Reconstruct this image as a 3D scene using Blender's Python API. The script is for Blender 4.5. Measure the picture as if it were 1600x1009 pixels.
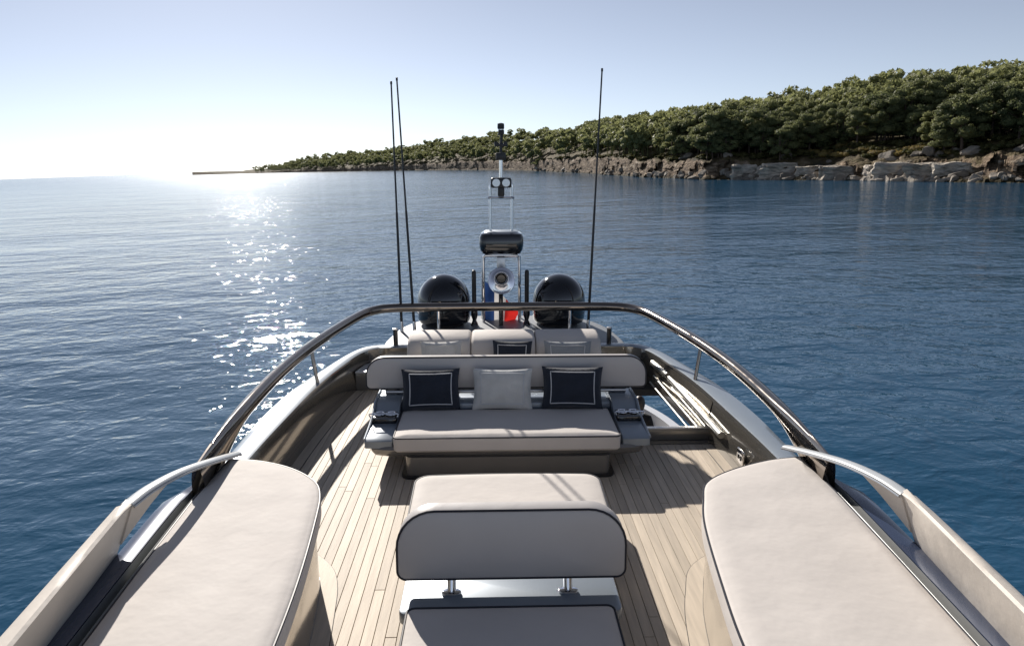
import bpy, bmesh, math, random
from mathutils import Vector, Matrix, noise

random.seed(7)
R = math.radians
for o in list(bpy.data.objects):
    bpy.data.objects.remove(o)
sc = bpy.context.scene
col = sc.collection

# ------------------------------------------------------------------ camera, sky, sun
FPX, IW, IH = 1067.0, 1600.0, 1009.0
ROLL = R(2.05)                 # the yacht lies over a little: the horizon climbs to the right
WZ = 3.9                       # flybridge deck above the water
T = Matrix.Translation((0, 0, WZ)) @ Matrix.Rotation(ROLL, 4, 'Y')
PITCH, YAW = R(13.31), R(1.62)
CAM = Vector((-0.1625, 0.0, 2.875))
fw = Vector((math.sin(YAW)*math.cos(PITCH), math.cos(YAW)*math.cos(PITCH), -math.sin(PITCH)))
rt = Vector((math.cos(YAW), -math.sin(YAW), 0))
up = rt.cross(fw)
cm = Matrix((rt, up, -fw)).transposed().to_4x4()
cam_d = bpy.data.cameras.new('camera')
cam_d.sensor_width = 36.0
cam_d.lens = 36.0*FPX/IW
cam_d.clip_start = 0.05
cam_d.clip_end = 60000
cam = bpy.data.objects.new('camera', cam_d)
col.objects.link(cam)
cam.matrix_world = T @ Matrix.Translation(CAM) @ cm
sc.camera = cam
CW = T @ CAM

SUN_AZ, SUN_EL = R(-20.7), R(28)     # in the yacht's frame, azimuth from dead ahead of the lens
sdir = T.to_3x3() @ Vector((math.sin(SUN_AZ)*math.cos(SUN_EL), math.cos(SUN_AZ)*math.cos(SUN_EL), math.sin(SUN_EL)))
world = bpy.data.worlds.new('World')
sc.world = world
world.use_nodes = True
nt = world.node_tree
bg = nt.nodes['Background']
sky = nt.nodes.new('ShaderNodeTexSky')
sky.sky_type = 'NISHITA'
sky.sun_disc = False
sky.sun_elevation = math.asin(sdir.z)
sky.sun_rotation = math.atan2(sdir.x, sdir.y)
sky.altitude = 0
sky.air_density = 0.6
sky.dust_density = 0.15
sky.ozone_density = 4.0
hsv = nt.nodes.new('ShaderNodeHueSaturation')      # a slightly milky, hazy sky all round
hsv.inputs['Saturation'].default_value = 0.53
nt.links.new(sky.outputs[0], hsv.inputs['Color'])
nt.links.new(hsv.outputs[0], bg.inputs[0])
bg.inputs[1].default_value = 0.073
sun_d = bpy.data.lights.new('sun', 'SUN')
sun_d.energy = 5.0
sun_d.angle = R(0.5)
sun_d.color = (1.0, 0.935, 0.855)
sun = bpy.data.objects.new('sun', sun_d)
col.objects.link(sun)
sun.matrix_world = Matrix.Translation((0, 0, 60)) @ sdir.to_track_quat('Z', 'Y').to_matrix().to_4x4()
vs = sc.view_settings
vs.view_transform = 'Standard'
vs.look = 'None'
vs.exposure = 0.45
vs.gamma = 1.0
sc.render.engine = 'CYCLES'
sc.cycles.use_denoising = True
sc.cycles.max_bounces = 8
sc.cycles.caustics_reflective = False
sc.cycles.caustics_refractive = False

# ------------------------------------------------------------------ materials
MATS = {}
def mat(name, color, rough=0.5, metal=0.0, coat=0.0, var=0.0, vscale=3.0, bump=0.0, bscale=40.0, stretch=(1, 1, 1), coat_rough=0.05, spec=0.5, sheen=0.0, rvar=0.0, objrand=0.0):
    m = bpy.data.materials.new(name)
    m.use_nodes = True
    n, l = m.node_tree.nodes, m.node_tree.links
    b = n['Principled BSDF']
    b.inputs['Base Color'].default_value = (*color, 1)
    b.inputs['Roughness'].default_value = rough
    b.inputs['Metallic'].default_value = metal
    b.inputs['Coat Weight'].default_value = coat
    b.inputs['Coat Roughness'].default_value = coat_rough
    b.inputs['Specular IOR Level'].default_value = spec
    b.inputs['Sheen Weight'].default_value = sheen
    geo = n.new('ShaderNodeTexCoord')
    mp = n.new('ShaderNodeMapping')
    mp.inputs['Scale'].default_value = stretch
    l.new(geo.outputs['Object'], mp.inputs[0])
    if var > 0 or objrand > 0:
        nz = n.new('ShaderNodeTexNoise')
        nz.inputs['Scale'].default_value = vscale
        nz.inputs['Detail'].default_value = 5
        l.new(mp.outputs[0], nz.inputs[0])
        mr = n.new('ShaderNodeMapRange')
        mr.inputs[1].default_value, mr.inputs[2].default_value = 0.25, 0.75
        mr.inputs[3].default_value, mr.inputs[4].default_value = 1-var, 1+var
        l.new(nz.outputs[0], mr.inputs[0])
        fac = mr.outputs[0]
        if objrand > 0:
            oi = n.new('ShaderNodeObjectInfo')
            m2 = n.new('ShaderNodeMapRange')
            m2.inputs[3].default_value, m2.inputs[4].default_value = 1-objrand, 1+objrand
            l.new(oi.outputs['Random'], m2.inputs[0])
            mu = n.new('ShaderNodeMath'); mu.operation = 'MULTIPLY'
            l.new(fac, mu.inputs[0]); l.new(m2.outputs[0], mu.inputs[1])
            fac = mu.outputs[0]
        vm = n.new('ShaderNodeVectorMath'); vm.operation = 'SCALE'
        vm.inputs[0].default_value = color
        l.new(fac, vm.inputs['Scale'])
        l.new(vm.outputs[0], b.inputs['Base Color'])
        if rvar > 0:
            m3 = n.new('ShaderNodeMapRange')
            m3.inputs[1].default_value, m3.inputs[2].default_value = 0.25, 0.75
            m3.inputs[3].default_value, m3.inputs[4].default_value = max(0.01, rough-rvar), rough+rvar
            l.new(nz.outputs[0], m3.inputs[0]); l.new(m3.outputs[0], b.inputs['Roughness'])
    if bump > 0:
        nb = n.new('ShaderNodeTexNoise')
        nb.inputs['Scale'].default_value = bscale
        nb.inputs['Detail'].default_value = 4
        l.new(mp.outputs[0], nb.inputs[0])
        bp = n.new('ShaderNodeBump')
        bp.inputs['Strength'].default_value = 1.0
        bp.inputs['Distance'].default_value = bump
        l.new(nb.outputs[0], bp.inputs['Height'])
        l.new(bp.outputs[0], b.inputs['Normal'])
    MATS[name] = m
    return m

M_VINYL = mat('cream vinyl', (0.60, 0.56, 0.525), 0.7, spec=0.18, var=0.06, vscale=2.2, bump=0.014, bscale=2.6, rvar=0.08)
M_VINYLG = mat('smooth vinyl', (0.56, 0.53, 0.51), 0.42, spec=0.5, var=0.05, vscale=2.2, bump=0.006, bscale=3)
M_VINYL2 = mat('cream cover', (0.62, 0.565, 0.50), 0.55, var=0.05, vscale=3, bump=0.006, bscale=6)
M_PIPE = mat('navy piping', (0.012, 0.014, 0.024), 0.5)
M_PAINT = mat('silver blue paint', (0.26, 0.30, 0.345), 0.38, metal=0.25, coat=0.4, coat_rough=0.12, var=0.03)
M_BAND = mat('slate paint', (0.035, 0.05, 0.095), 0.25, metal=0.2, coat=0.6, var=0.04)
M_BRONZE = mat('bronze grey lacquer', (0.23, 0.215, 0.19), 0.13, metal=0.75, coat=0.6, var=0.05, coat_rough=0.03)
M_MIRROR = mat('polished panel', (0.52, 0.475, 0.41), 0.13, metal=0.85, var=0.06, rvar=0.04)
M_SHELL = mat('greige shell', (0.24, 0.23, 0.215), 0.25, metal=0.5, coat=0.6, var=0.05)
M_CHROME = mat('chrome', (0.80, 0.80, 0.82), 0.06, metal=1.0)
M_RAIL = mat('polished rail steel', (0.25, 0.215, 0.185), 0.10, metal=1.0, var=0.06, rvar=0.03, vscale=6)
M_STEEL = mat('brushed steel', (0.55, 0.55, 0.55), 0.33, metal=1.0)
M_GUT = mat('silver gutter', (0.34, 0.35, 0.35), 0.5, metal=0.5)
M_ARM = mat('arm enamel', (0.46, 0.48, 0.49), 0.35, coat=0.3, var=0.03)
M_PLAT = mat('grey platform', (0.20, 0.215, 0.235), 0.5, var=0.05)
M_TUBE = mat('satin tube', (0.42, 0.42, 0.40), 0.42, metal=0.9)
M_BLACK = mat('black gloss', (0.006, 0.007, 0.010), 0.08, coat=0.8, var=0.1)
M_BLACKM = mat('black satin', (0.012, 0.013, 0.016), 0.4, var=0.15, vscale=12)
M_WHITE = mat('white gelcoat', (0.66, 0.67, 0.68), 0.25, coat=0.5, var=0.03)
M_CAULK = mat('black caulk', (0.02, 0.02, 0.02), 0.6)
M_NAVY = mat('navy cloth', (0.010, 0.016, 0.030), 0.9, var=0.25, vscale=9, bump=0.004, bscale=60, sheen=0.3)
M_PALE = mat('pale cloth', (0.56, 0.56, 0.54), 0.85, var=0.12, vscale=9, bump=0.004, bscale=60, sheen=0.3)
M_OFFW = mat('off white cloth', (0.60, 0.59, 0.56), 0.85, var=0.10, vscale=9, bump=0.004, bscale=60, sheen=0.3)
M_GREY = mat('grey cloth', (0.27, 0.29, 0.31), 0.85, var=0.12, vscale=9, bump=0.004, bscale=60, sheen=0.3)
M_CORD = mat('white cord', (0.55, 0.56, 0.58), 0.7)
M_GLASS = mat('lamp glass', (0.75, 0.76, 0.78), 0.12, metal=0.6)
M_FB = mat('flag blue', (0.018, 0.045, 0.14), 0.8, var=0.1)
M_FW = mat('flag white', (0.62, 0.6, 0.58), 0.8, var=0.05)
M_FR = mat('flag red', (0.55, 0.025, 0.02), 0.8, var=0.1)
for m_ in (M_FB, M_FW, M_FR):
    n_, l_ = m_.node_tree.nodes, m_.node_tree.links
    t_ = n_.new('ShaderNodeBsdfTranslucent'); x_ = n_.new('ShaderNodeMixShader'); x_.inputs[0].default_value = .4
    l_.new(n_['Principled BSDF'].inputs['Base Color'].links[0].from_socket, t_.inputs[0])
    l_.new(n_['Principled BSDF'].outputs[0], x_.inputs[1]); l_.new(t_.outputs[0], x_.inputs[2]); l_.new(x_.outputs[0], n_['Material Output'].inputs[0])
M_SKIN = mat('skin', (0.42, 0.25, 0.18), 0.55, var=0.06)
M_HAIR = mat('hair', (0.03, 0.017, 0.01), 0.5, var=0.3, vscale=30, stretch=(1, 1, .2))
M_CLOTH = mat('black cloth', (0.008, 0.008, 0.009), 0.9, var=0.2, vscale=20)
M_WIN = mat('tinted glass', (0.01, 0.012, 0.015), 0.05, coat=0.5)

def teak_mat():
    m = mat('teak', (0.55, 0.47, 0.375), 0.62, var=0.16, vscale=7.0, bump=0.0012, bscale=50, stretch=(4.5, 0.35, 1), objrand=0.17)
    return m
M_TEAK = teak_mat()

# ------------------------------------------------------------------ mesh helpers (yacht frame)
def link(name, me, parent=None):
    o = bpy.data.objects.new(name, me)
    col.objects.link(o)
    if parent is not None:
        o.parent = parent
    return o

def tag(o, label, cat, group=None, kind=None):
    if label: o['label'] = label
    if cat: o['category'] = cat
    if group: o['group'] = group
    if kind: o['kind'] = kind
    return o

def thing(name, label, cat, loc=(0, 0, 0), group=None, frame=T):
    o = bpy.data.objects.new(name, None)
    o.empty_display_size = 0.1
    col.objects.link(o)
    o.matrix_world = frame @ Matrix.Translation(loc)
    o['base'] = loc
    return tag(o, label, cat, group)

def root_loc(o):
    while o.parent is not None:
        o = o.parent
    return Vector(o.get('base', (0, 0, 0)))

def part(name, geo, mtl, parent, smooth=True, label=None):
    v, f = geo[0], geo[1]
    b = root_loc(parent)
    me = bpy.data.meshes.new(name)
    me.from_pydata([(Vector(p) - b)[:] for p in v], [], f)
    me.materials.append(mtl)
    if smooth:
        me.polygons.foreach_set('use_smooth', [True]*len(me.polygons))
        me.set_sharp_from_angle(angle=R(38))
    me.update()
    o = link(name, me, parent)
    if label: o['label'] = label
    return o

def bm_out(bm):
    bmesh.ops.recalc_face_normals(bm, faces=bm.faces)
    bm.verts.index_update()
    v = [p.co[:] for p in bm.verts]
    f = [[q.index for q in p.verts] for p in bm.faces]
    bm.free()
    return v, f

def box(x0, x1, y0, y1, z0, z1, bev=0.0, seg=2):
    bm = bmesh.new()
    bmesh.ops.create_cube(bm, size=1)
    for p in bm.verts:
        p.co = ((x0+x1)/2+p.co.x*(x1-x0), (y0+y1)/2+p.co.y*(y1-y0), (z0+z1)/2+p.co.z*(z1-z0))
    if bev:
        bmesh.ops.bevel(bm, geom=bm.edges[:], offset=bev, segments=seg, profile=0.5, affect='EDGES')
    return bm_out(bm)

def prism(outline, h0, h1, bev=0.0, seg=3, plane='xy', off=None):
    """outline in plane, extruded h0..h1 along the third axis"""
    bm = bmesh.new()
    def P(a, b, c):
        return (a, b, c) if plane == 'xy' else ((a, c, b) if plane == 'xz' else (c, a, b))
    n = len(outline)
    lo = [bm.verts.new(P(a, b, h0)) for a, b in outline]
    hi = [bm.verts.new(P(a, b, h1)) for a, b in outline]
    fl = bm.faces.new(lo); fh = bm.faces.new(hi)
    for i in range(n):
        bm.faces.new((lo[i], lo[(i+1) % n], hi[(i+1) % n], hi[i]))
    bmesh.ops.recalc_face_normals(bm, faces=bm.faces)
    if bev:
        ed = list(fl.edges) + list(fh.edges)
        bmesh.ops.bevel(bm, geom=ed, offset=bev, segments=seg, profile=0.5, affect='EDGES')
    return bm_out(bm)

def rrect(x0, x1, y0, y1, r, n=6):
    """rounded rectangle outline; r = radii for (x0y0, x1y0, x1y1, x0y1)"""
    if not isinstance(r, (list, tuple)): r = (r,)*4
    out = []
    for (cx, cy, rr, a0) in ((x0, y0, r[0], 180), (x1, y0, r[1], 270), (x1, y1, r[2], 0), (x0, y1, r[3], 90)):
        sx = 1 if cx == x0 else -1
        sy = 1 if cy == y0 else -1
        for k in range(n+1):
            a = R(a0 + 90*k/n)
            out.append((cx+sx*rr+rr*math.cos(a), cy+sy*rr+rr*math.sin(a)))
    return out

def crom(pts, sub=8, closed=False):
    P = [Vector(p) for p in pts]
    n = len(P); out = []
    rng = range(n if closed else n-1)
    for i in rng:
        if closed:
            p0, p1, p2, p3 = P[(i-1) % n], P[i], P[(i+1) % n], P[(i+2) % n]
        else:
            p1, p2 = P[i], P[i+1]
            p0 = P[i-1] if i > 0 else p1*2-p2
            p3 = P[i+2] if i+2 < n else p2*2-p1
        for k in range(sub):
            t = k/sub
            out.append(0.5*((2*p1)+(-p0+p2)*t+(2*p0-5*p1+4*p2-p3)*t*t+(-p0+3*p1-3*p2+p3)*t**3))
    if not closed: out.append(P[-1])
    return out

def tube(path, r, n=10, closed=False, rz=None, caps=True, upv=(0, 0, 1)):
    """round or elliptic tube; r and rz may be lists"""
    P = [Vector(p) for p in path]
    m = len(P); v = []; f = []
    for i in range(m):
        a = P[i-1] if (i > 0 or closed) else P[i]
        b = P[(i+1) % m] if (i < m-1 or closed) else P[i]
        d = (b-a).normalized()
        u = Vector(upv)
        if abs(d.dot(u)) > 0.95: u = Vector((0, 1, 0))
        s = d.cross(u).normalized(); w = s.cross(d)
        ra = r[i] if isinstance(r, (list, tuple)) else r
        rb = (rz[i] if isinstance(rz, (list, tuple)) else rz) if rz is not None else ra
        for k in range(n):
            t = 2*math.pi*k/n
            v.append((P[i]+s*ra*math.cos(t)+w*rb*math.sin(t))[:])
    for i in range(m if closed else m-1):
        j = (i+1) % m
        for k in range(n):
            f.append((i*n+k, j*n+k, j*n+(k+1) % n, i*n+(k+1) % n))
    if caps and not closed:
        f.append(tuple(range(n-1, -1, -1))); f.append(tuple((m-1)*n+k for k in range(n)))
    return v, f

def lathe(prof, c, n=32, axis='z'):
    """profile (radius, height) round an axis through c"""
    v = []; f = []
    m = len(prof)
    for (r, h) in prof:
        for k in range(n):
            t = 2*math.pi*k/n
            a, b = r*math.cos(t), r*math.sin(t)
            if axis == 'z': v.append((c[0]+a, c[1]+b, c[2]+h))
            elif axis == 'y': v.append((c[0]+a, c[1]+h, c[2]+b))
            else: v.append((c[0]+h, c[1]+a, c[2]+b))
    for i in range(m-1):
        for k in range(n):
            f.append((i*n+k, i*n+(k+1) % n, (i+1)*n+(k+1) % n, (i+1)*n+k))
    f.append(tuple(range(n-1, -1, -1))); f.append(tuple((m-1)*n+k for k in range(n)))
    return v, f

def strip(rows, closed=False):
    """rows: lists of points with equal count -> quad sheet (closed joins the last row to the first)"""
    n = len(rows[0]); v = [tuple(p) for r_ in rows for p in r_]; f = []
    m = len(rows)
    for i in range(m if closed else m-1):
        j = (i+1) % m
        for k in range(n-1):
            f.append((i*n+k, i*n+k+1, j*n+k+1, j*n+k))
    return v, f

def solid_loft(sections):
    """closed rings lofted along and capped"""
    n = len(sections[0]); v = [tuple(p) for s in sections for p in s]; f = []
    for i in range(len(sections)-1):
        for k in range(n):
            f.append((i*n+k, i*n+(k+1) % n, (i+1)*n+(k+1) % n, (i+1)*n+k))
    f.append(tuple(range(n-1, -1, -1))); f.append(tuple((len(sections)-1)*n+k for k in range(n)))
    bm = bmesh.new()
    bv = [bm.verts.new(p) for p in v]
    for q in f:
        try: bm.faces.new([bv[k] for k in q])
        except ValueError: pass
    return bm_out(bm)

def join(*geos):
    v = []; f = []
    for g in geos:
        o = len(v)
        v += list(g[0]); f += [tuple(i+o for i in q) for q in g[1]]
    return v, f

def xform(geo, mx):
    return [(mx @ Vector(p))[:] for p in geo[0]], geo[1]

def offset_outline(pts, d):
    """inset a closed outline by d"""
    n = len(pts); out = []
    area = sum(pts[i][0]*pts[(i+1) % n][1]-pts[(i+1) % n][0]*pts[i][1] for i in range(n))
    sg = 1 if area > 0 else -1
    for i in range(n):
        a = Vector(pts[i-1][:2]); b = Vector(pts[i][:2]); c = Vector(pts[(i+1) % n][:2])
        t = (c-a)
        if t.length < 1e-9: t = (b-a)
        t.normalize()
        out.append((b.x - sg*t.y*d, b.y + sg*t.x*d))
    return out

# ------------------------------------------------------------------ the sea
def sea_material():
    m = bpy.data.materials.new('sea water')
    m.use_nodes = True
    n, l = m.node_tree.nodes, m.node_tree.links
    b = n['Principled BSDF']
    b.inputs['Base Color'].default_value = (0.012, 0.060, 0.118, 1)
    b.inputs['Roughness'].default_value = 0.025
    b.inputs['IOR'].default_value = 1.333
    g = n.new('ShaderNodeNewGeometry')
    def layer(scale, sx, sy, rot, amp, detail, dist=0.0):
        mp = n.new('ShaderNodeMapping')
        mp.inputs['Rotation'].default_value = (0, 0, R(rot))
        mp.inputs['Scale'].default_value = (sx, sy, 1)
        l.new(g.outputs['Position'], mp.inputs[0])
        z = n.new('ShaderNodeTexNoise')
        z.inputs['Scale'].default_value = scale
        z.inputs['Detail'].default_value = detail
        z.inputs['Roughness'].default_value = 0.5
        z.inputs['Distortion'].default_value = dist
        l.new(mp.outputs[0], z.inputs[0])
        mu = n.new('ShaderNodeMath'); mu.operation = 'MULTIPLY'
        mu.inputs[1].default_value = amp
        l.new(z.outputs[0], mu.inputs[0])
        return mu.outputs[0]
    hs = [layer(0.085, 0.55, 1.0, 14, 0.55, 3, 0.3),
          layer(0.33, 0.6, 1.0, -9, 0.23, 3, 0.4),
          layer(1.3, 0.7, 1.0, 22, 0.11, 3, 0.5),
          layer(5.0, 0.8, 1.0, -15, 0.020, 2, 0.2)]
    # patches of calmer and rougher water
    pat = n.new('ShaderNodeTexNoise'); pat.inputs['Scale'].default_value = 0.022; pat.inputs['Detail'].default_value = 3
    l.new(g.outputs['Position'], pat.inputs[0])
    pr = n.new('ShaderNodeMapRange'); pr.inputs[1].default_value, pr.inputs[2].default_value = 0.3, 0.7
    pr.inputs[3].default_value, pr.inputs[4].default_value = 0.55, 1.2
    l.new(pat.outputs[0], pr.inputs[0])
    s = hs[0]
    fine = None
    for h in hs[1:]:
        if fine is None: fine = h
        else:
            a = n.new('ShaderNodeMath'); l.new(fine, a.inputs[0]); l.new(h, a.inputs[1]); fine = a.outputs[0]
    mu = n.new('ShaderNodeMath'); mu.operation = 'MULTIPLY'
    l.new(fine, mu.inputs[0]); l.new(pr.outputs[0], mu.inputs[1])
    a = n.new('ShaderNodeMath'); l.new(s, a.inputs[0]); l.new(mu.outputs[0], a.inputs[1])
    # waves too small to tell apart far out on the water become roughness
    ln = n.new('ShaderNodeVectorMath'); ln.operation = 'LENGTH'
    l.new(g.outputs['Position'], ln.inputs[0])
    rr = n.new('ShaderNodeValToRGB')
    lg = n.new('ShaderNodeMath'); lg.operation = 'LOGARITHM'; lg.inputs[1].default_value = 10
    l.new(ln.outputs['Value'], lg.inputs[0])
    ms = n.new('ShaderNodeMapRange'); ms.inputs[1].default_value, ms.inputs[2].default_value = 1.0, 3.0
    l.new(lg.outputs[0], ms.inputs[0])
    el = rr.color_ramp.elements
    el[0].position, el[0].color = 0.0, (.03, .03, .03, 1)
    el[1].position, el[1].color = 1.0, (.16, .16, .16, 1)
    for p_, c_ in ((.3, .05), (.6, .10), (.8, .13)):
        e_ = el.new(p_); e_.color = (c_, c_, c_, 1)
    l.new(ms.outputs[0], rr.inputs[0]); l.new(rr.outputs[0], b.inputs['Roughness'])
    bp = n.new('ShaderNodeBump')
    bp.inputs['Strength'].default_value = 1.0
    bp.inputs['Distance'].default_value = 1.0
    l.new(a.outputs[0], bp.inputs['Height'])
    l.new(bp.outputs[0], b.inputs['Normal'])
    return m

def build_sea():
    rings = [0, 3, 8, 20, 50, 120, 300, 800, 2000, 5000, 12000, 30000]
    n = 96; v = [(0, 0, 0)]; f = []
    for r in rings[1:]:
        for k in range(n):
            t = 2*math.pi*k/n
            v.append((r*math.cos(t), r*math.sin(t), 0))
    for k in range(n):
        f.append((0, 1+k, 1+(k+1) % n))
    for i in range(len(rings)-2):
        for k in range(n):
            a = 1+i*n; b = a+n
            f.append((a+k, b+k, b+(k+1) % n, a+(k+1) % n))
    me = bpy.data.meshes.new('sea'); me.from_pydata(v, [], f); me.update()
    me.materials.append(sea_material())
    o = link('sea', me)
    o['kind'] = 'structure'
build_sea()

# ------------------------------------------------------------------ island
W3 = cam.matrix_world.to_3x3()
def ray(px, py):
    return W3 @ Vector(((px-IW/2)/FPX, (IH/2-py)/FPX, -1.0))
def lerp_tab(tab, x):
    if x <= tab[0][0]: return tab[0][1]
    for (a, b), (c, d) in zip(tab, tab[1:]):
        if x <= c: return b+(d-b)*(x-a)/(c-a)
    return tab[-1][1]
def horizon_y(px):
    lo, hi = 100, 400
    for _ in range(40):
        mid = (lo+hi)/2
        if ray(px, mid).z > 0: lo = mid
        else: hi = mid
    return (lo+hi)/2
SHORE = [(300, 1900), (330, 1750), (380, 1600), (450, 1350), (520, 1080), (600, 880), (700, 660), (780, 520), (860, 385), (940, 282), (1000, 232), (1100, 192), (1180, 182), (1250, 176), (1400, 160), (1600, 146), (1800, 138), (2300, 130)]
CLIFF = [(300, 0.6), (400, 1.2), (450, 2.5), (520, 4.5), (600, 6), (700, 7), (800, 7), (900, 6.5), (980, 5.6), (1100, 5.2), (1200, 4.5), (1300, 4.4), (1400, 4.2), (1500, 4.6), (1600, 5.0), (2300, 6)]
SKYL = [(300, 269), (380, 267), (400, 262), (440, 254), (480, 244), (520, 239), (560, 235), (600, 232), (640, 225), (700, 214), (770, 206), (850, 198), (900, 193), (960, 186), (1040, 176), (1100, 166), (1200, 148), (1260, 138), (1330, 126), (1360, 117), (1450, 111), (1500, 109), (1570, 98), (1640, 100), (1800, 90), (2300, 80)]
WID = [(300, 30), (380, 60), (450, 150), (600, 190), (700, 200), (860, 180), (1000, 150), (1200, 130), (1400, 125), (1600, 120), (2300, 120)]
TREEH = [(300, 0.0), (385, 0.0), (410, 6.0), (450, 11.0), (700, 11), (900, 10.5), (1200, 9.5), (2300, 9.0)]
_cache = {}
def column(px):
    if px in _cache: return _cache[px]
    d0 = lerp_tab(SHORE, px)
    ry = ray(px, horizon_y(px))
    u = Vector((ry.x, ry.y, 0)).normalized()
    hc = lerp_tab(CLIFF, px)*(1+.32*noise.fractal((px*.013, 3.1, 0), 1, 2, 4)); wd = lerp_tab(WID, px)
    sk = ray(px, lerp_tab(SKYL, px))
    dr = d0+wd
    hr = CW.z + dr*sk.z/math.hypot(sk.x, sk.y) - lerp_tab(TREEH, px)
    hr = max(hr, hc*1.02)
    _cache[px] = (d0, u, hc, wd, hr)
    return _cache[px]
def fnoise(x, y, z=0.0, o=4):
    return noise.fractal((x, y, z), 1.0, 2.0, o)
def ground_z(px, t):
    d0, u, hc, wd, hr = column(px)
    p = CW + u*(d0+t)
    cw = 5+3.0*fnoise(p.x*0.05, p.y*0.05, 3)
    if t < -4: return -2.0
    if t < 0: return -2.0+2.2*(t+4)/4
    if t < 3: return 0.2+0.5*t*min(1, hc/5)*(1+0.5*fnoise(p.x*.3, p.y*.3))
    if t < 3+cw:
        k = (t-3)/cw
        return 1.2*min(1, hc/5)+(hc-1.2*min(1, hc/5))*(1-(1-k)**3)
    k = (t-3-cw)/max(1, wd-3-cw)
    if k <= 1:
        s = k**0.85
        z = hc+(hr-hc)*s
        return z+min(1.0, k*6)*1.2*fnoise(p.x*.03, p.y*.03, 1)*min(1, hc/5)
    return hr*(1-0.25*(k-1)**2) if k < 2 else hr*0.75*max(0, 3-k)-2*(k-2)

def island_material():
    m = bpy.data.materials.new('island rock and soil')
    m.use_nodes = True
    n, l = m.node_tree.nodes, m.node_tree.links
    b = n['Principled BSDF']; b.inputs['Roughness'].default_value = 0.9
    b.inputs['Specular IOR Level'].default_value = 0.2
    g = n.new('ShaderNodeNewGeometry')
    sep = n.new('ShaderNodeSeparateXYZ'); l.new(g.outputs['Normal'], sep.inputs[0])
    def nz(scale, det, st=(1, 1, 1)):
        mp = n.new('ShaderNodeMapping'); mp.inputs['Scale'].default_value = st
        l.new(g.outputs['Position'], mp.inputs[0])
        z = n.new('ShaderNodeTexNoise'); z.inputs['Scale'].default_value = scale; z.inputs['Detail'].default_value = det
        l.new(mp.outputs[0], z.inputs[0]); return z.outputs[0]
    def ramp(fac, stops):
        r = n.new('ShaderNodeValToRGB')
        while len(r.color_ramp.elements) < len(stops): r.color_ramp.elements.new(0.5)
        for e, (p, c) in zip(r.color_ramp.elements, stops):
            e.position = p; e.color = (*c, 1)
        l.new(fac, r.inputs[0]); return r.outputs[0]
    rock = ramp(nz(0.30, 9, (0.8, 0.8, 4.0)), [(0.3, (0.04, 0.028, 0.018)), (0.45, (0.12, 0.082, 0.052)), (0.58, (0.23, 0.17, 0.115)), (0.72, (0.42, 0.36, 0.28))])
    soil = ramp(nz(0.12, 7), [(0.3, (0.035, 0.03, 0.016)), (0.5, (0.095, 0.072, 0.034)), (0.7, (0.085, 0.08, 0.034))])
    mr = n.new('ShaderNodeMapRange'); mr.inputs[1].default_value, mr.inputs[2].default_value = 0.72, 0.9
    l.new(sep.outputs[2], mr.inputs[0])
    mx = n.new('ShaderNodeMix'); mx.data_type = 'RGBA'
    l.new(mr.outputs[0], mx.inputs[0]); l.new(rock, mx.inputs[6]); l.new(soil, mx.inputs[7])
    # wet, weed-darkened foot at the waterline
    sp = n.new('ShaderNodeSeparateXYZ'); l.new(g.outputs['Position'], sp.inputs[0])
    wet = n.new('ShaderNodeMapRange'); wet.inputs[1].default_value, wet.inputs[2].default_value = 0.25, 0.9
    l.new(sp.outputs[2], wet.inputs[0])
    m2 = n.new('ShaderNodeMix'); m2.data_type = 'RGBA'
    m2.inputs[6].default_value = (0.045, 0.036, 0.018, 1)
    l.new(wet.outputs[0], m2.inputs[0]); l.new(mx.outputs[2], m2.inputs[7])
    l.new(m2.outputs[2], b.inputs['Base Color'])
    bp = n.new('ShaderNodeBump'); bp.inputs['Distance'].default_value = 0.9
    l.new(nz(0.9, 8, (1, 1, 2)), bp.inputs['Height']); l.new(bp.outputs[0], b.inputs['Normal'])
    return m
M_ISLE = island_material()

def build_island():
    pxs = []
    x = 300.0
    while x < 2300:
        pxs.append(x); x += 2.0 if x < 1650 else 12
    ts = [-12, -4, -1.5, 0, 0.8, 1.6, 2.4, 3.0, 3.4, 3.8, 4.3, 4.8, 5.4, 6.0, 6.7, 7.5, 8.4, 9.5, 11, 13, 16, 20, 26, 34, 44, 56, 70, 86, 104, 124, 150, 180, 215, 260, 340, 460, 640]
    rows = []
    for px in pxs:
        d0, u, hc, wd, hr = column(px)
        side = Vector((u.y, -u.x, 0))
        r = []
        for t in ts:
            z = ground_z(px, t)
            p = CW + u*(d0+t); p.z = z
            if 0 <= t < 14:      # broken rock: push blocks in and out
                am = min(1, hc/4)
                q = p*0.16
                bl = noise.cell((q.x*2.2, q.y*2.2, q.z*2.0))-0.5
                f1 = fnoise(p.x*.12, p.y*.12, p.z*.25, 5)
                p += u*am*(2.2*f1+1.6*bl)*(1 if px > 850 else .6)
                p.z = max(-0.5, p.z+am*(0.5*bl+0.35*fnoise(p.x*.5, p.y*.5, 7)))
            r.append(p[:])
        rows.append(r)
    v, f = strip(rows)
    me = bpy.data.meshes.new('island'); me.from_pydata(v, [], f); me.update()
    me.materials.append(M_ISLE)
    me.polygons.foreach_set('use_smooth', [True]*len(me.polygons))
    me.set_sharp_from_angle(angle=R(40))
    o = link('island_hill', me); o['kind'] = 'structure'
build_island()

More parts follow.
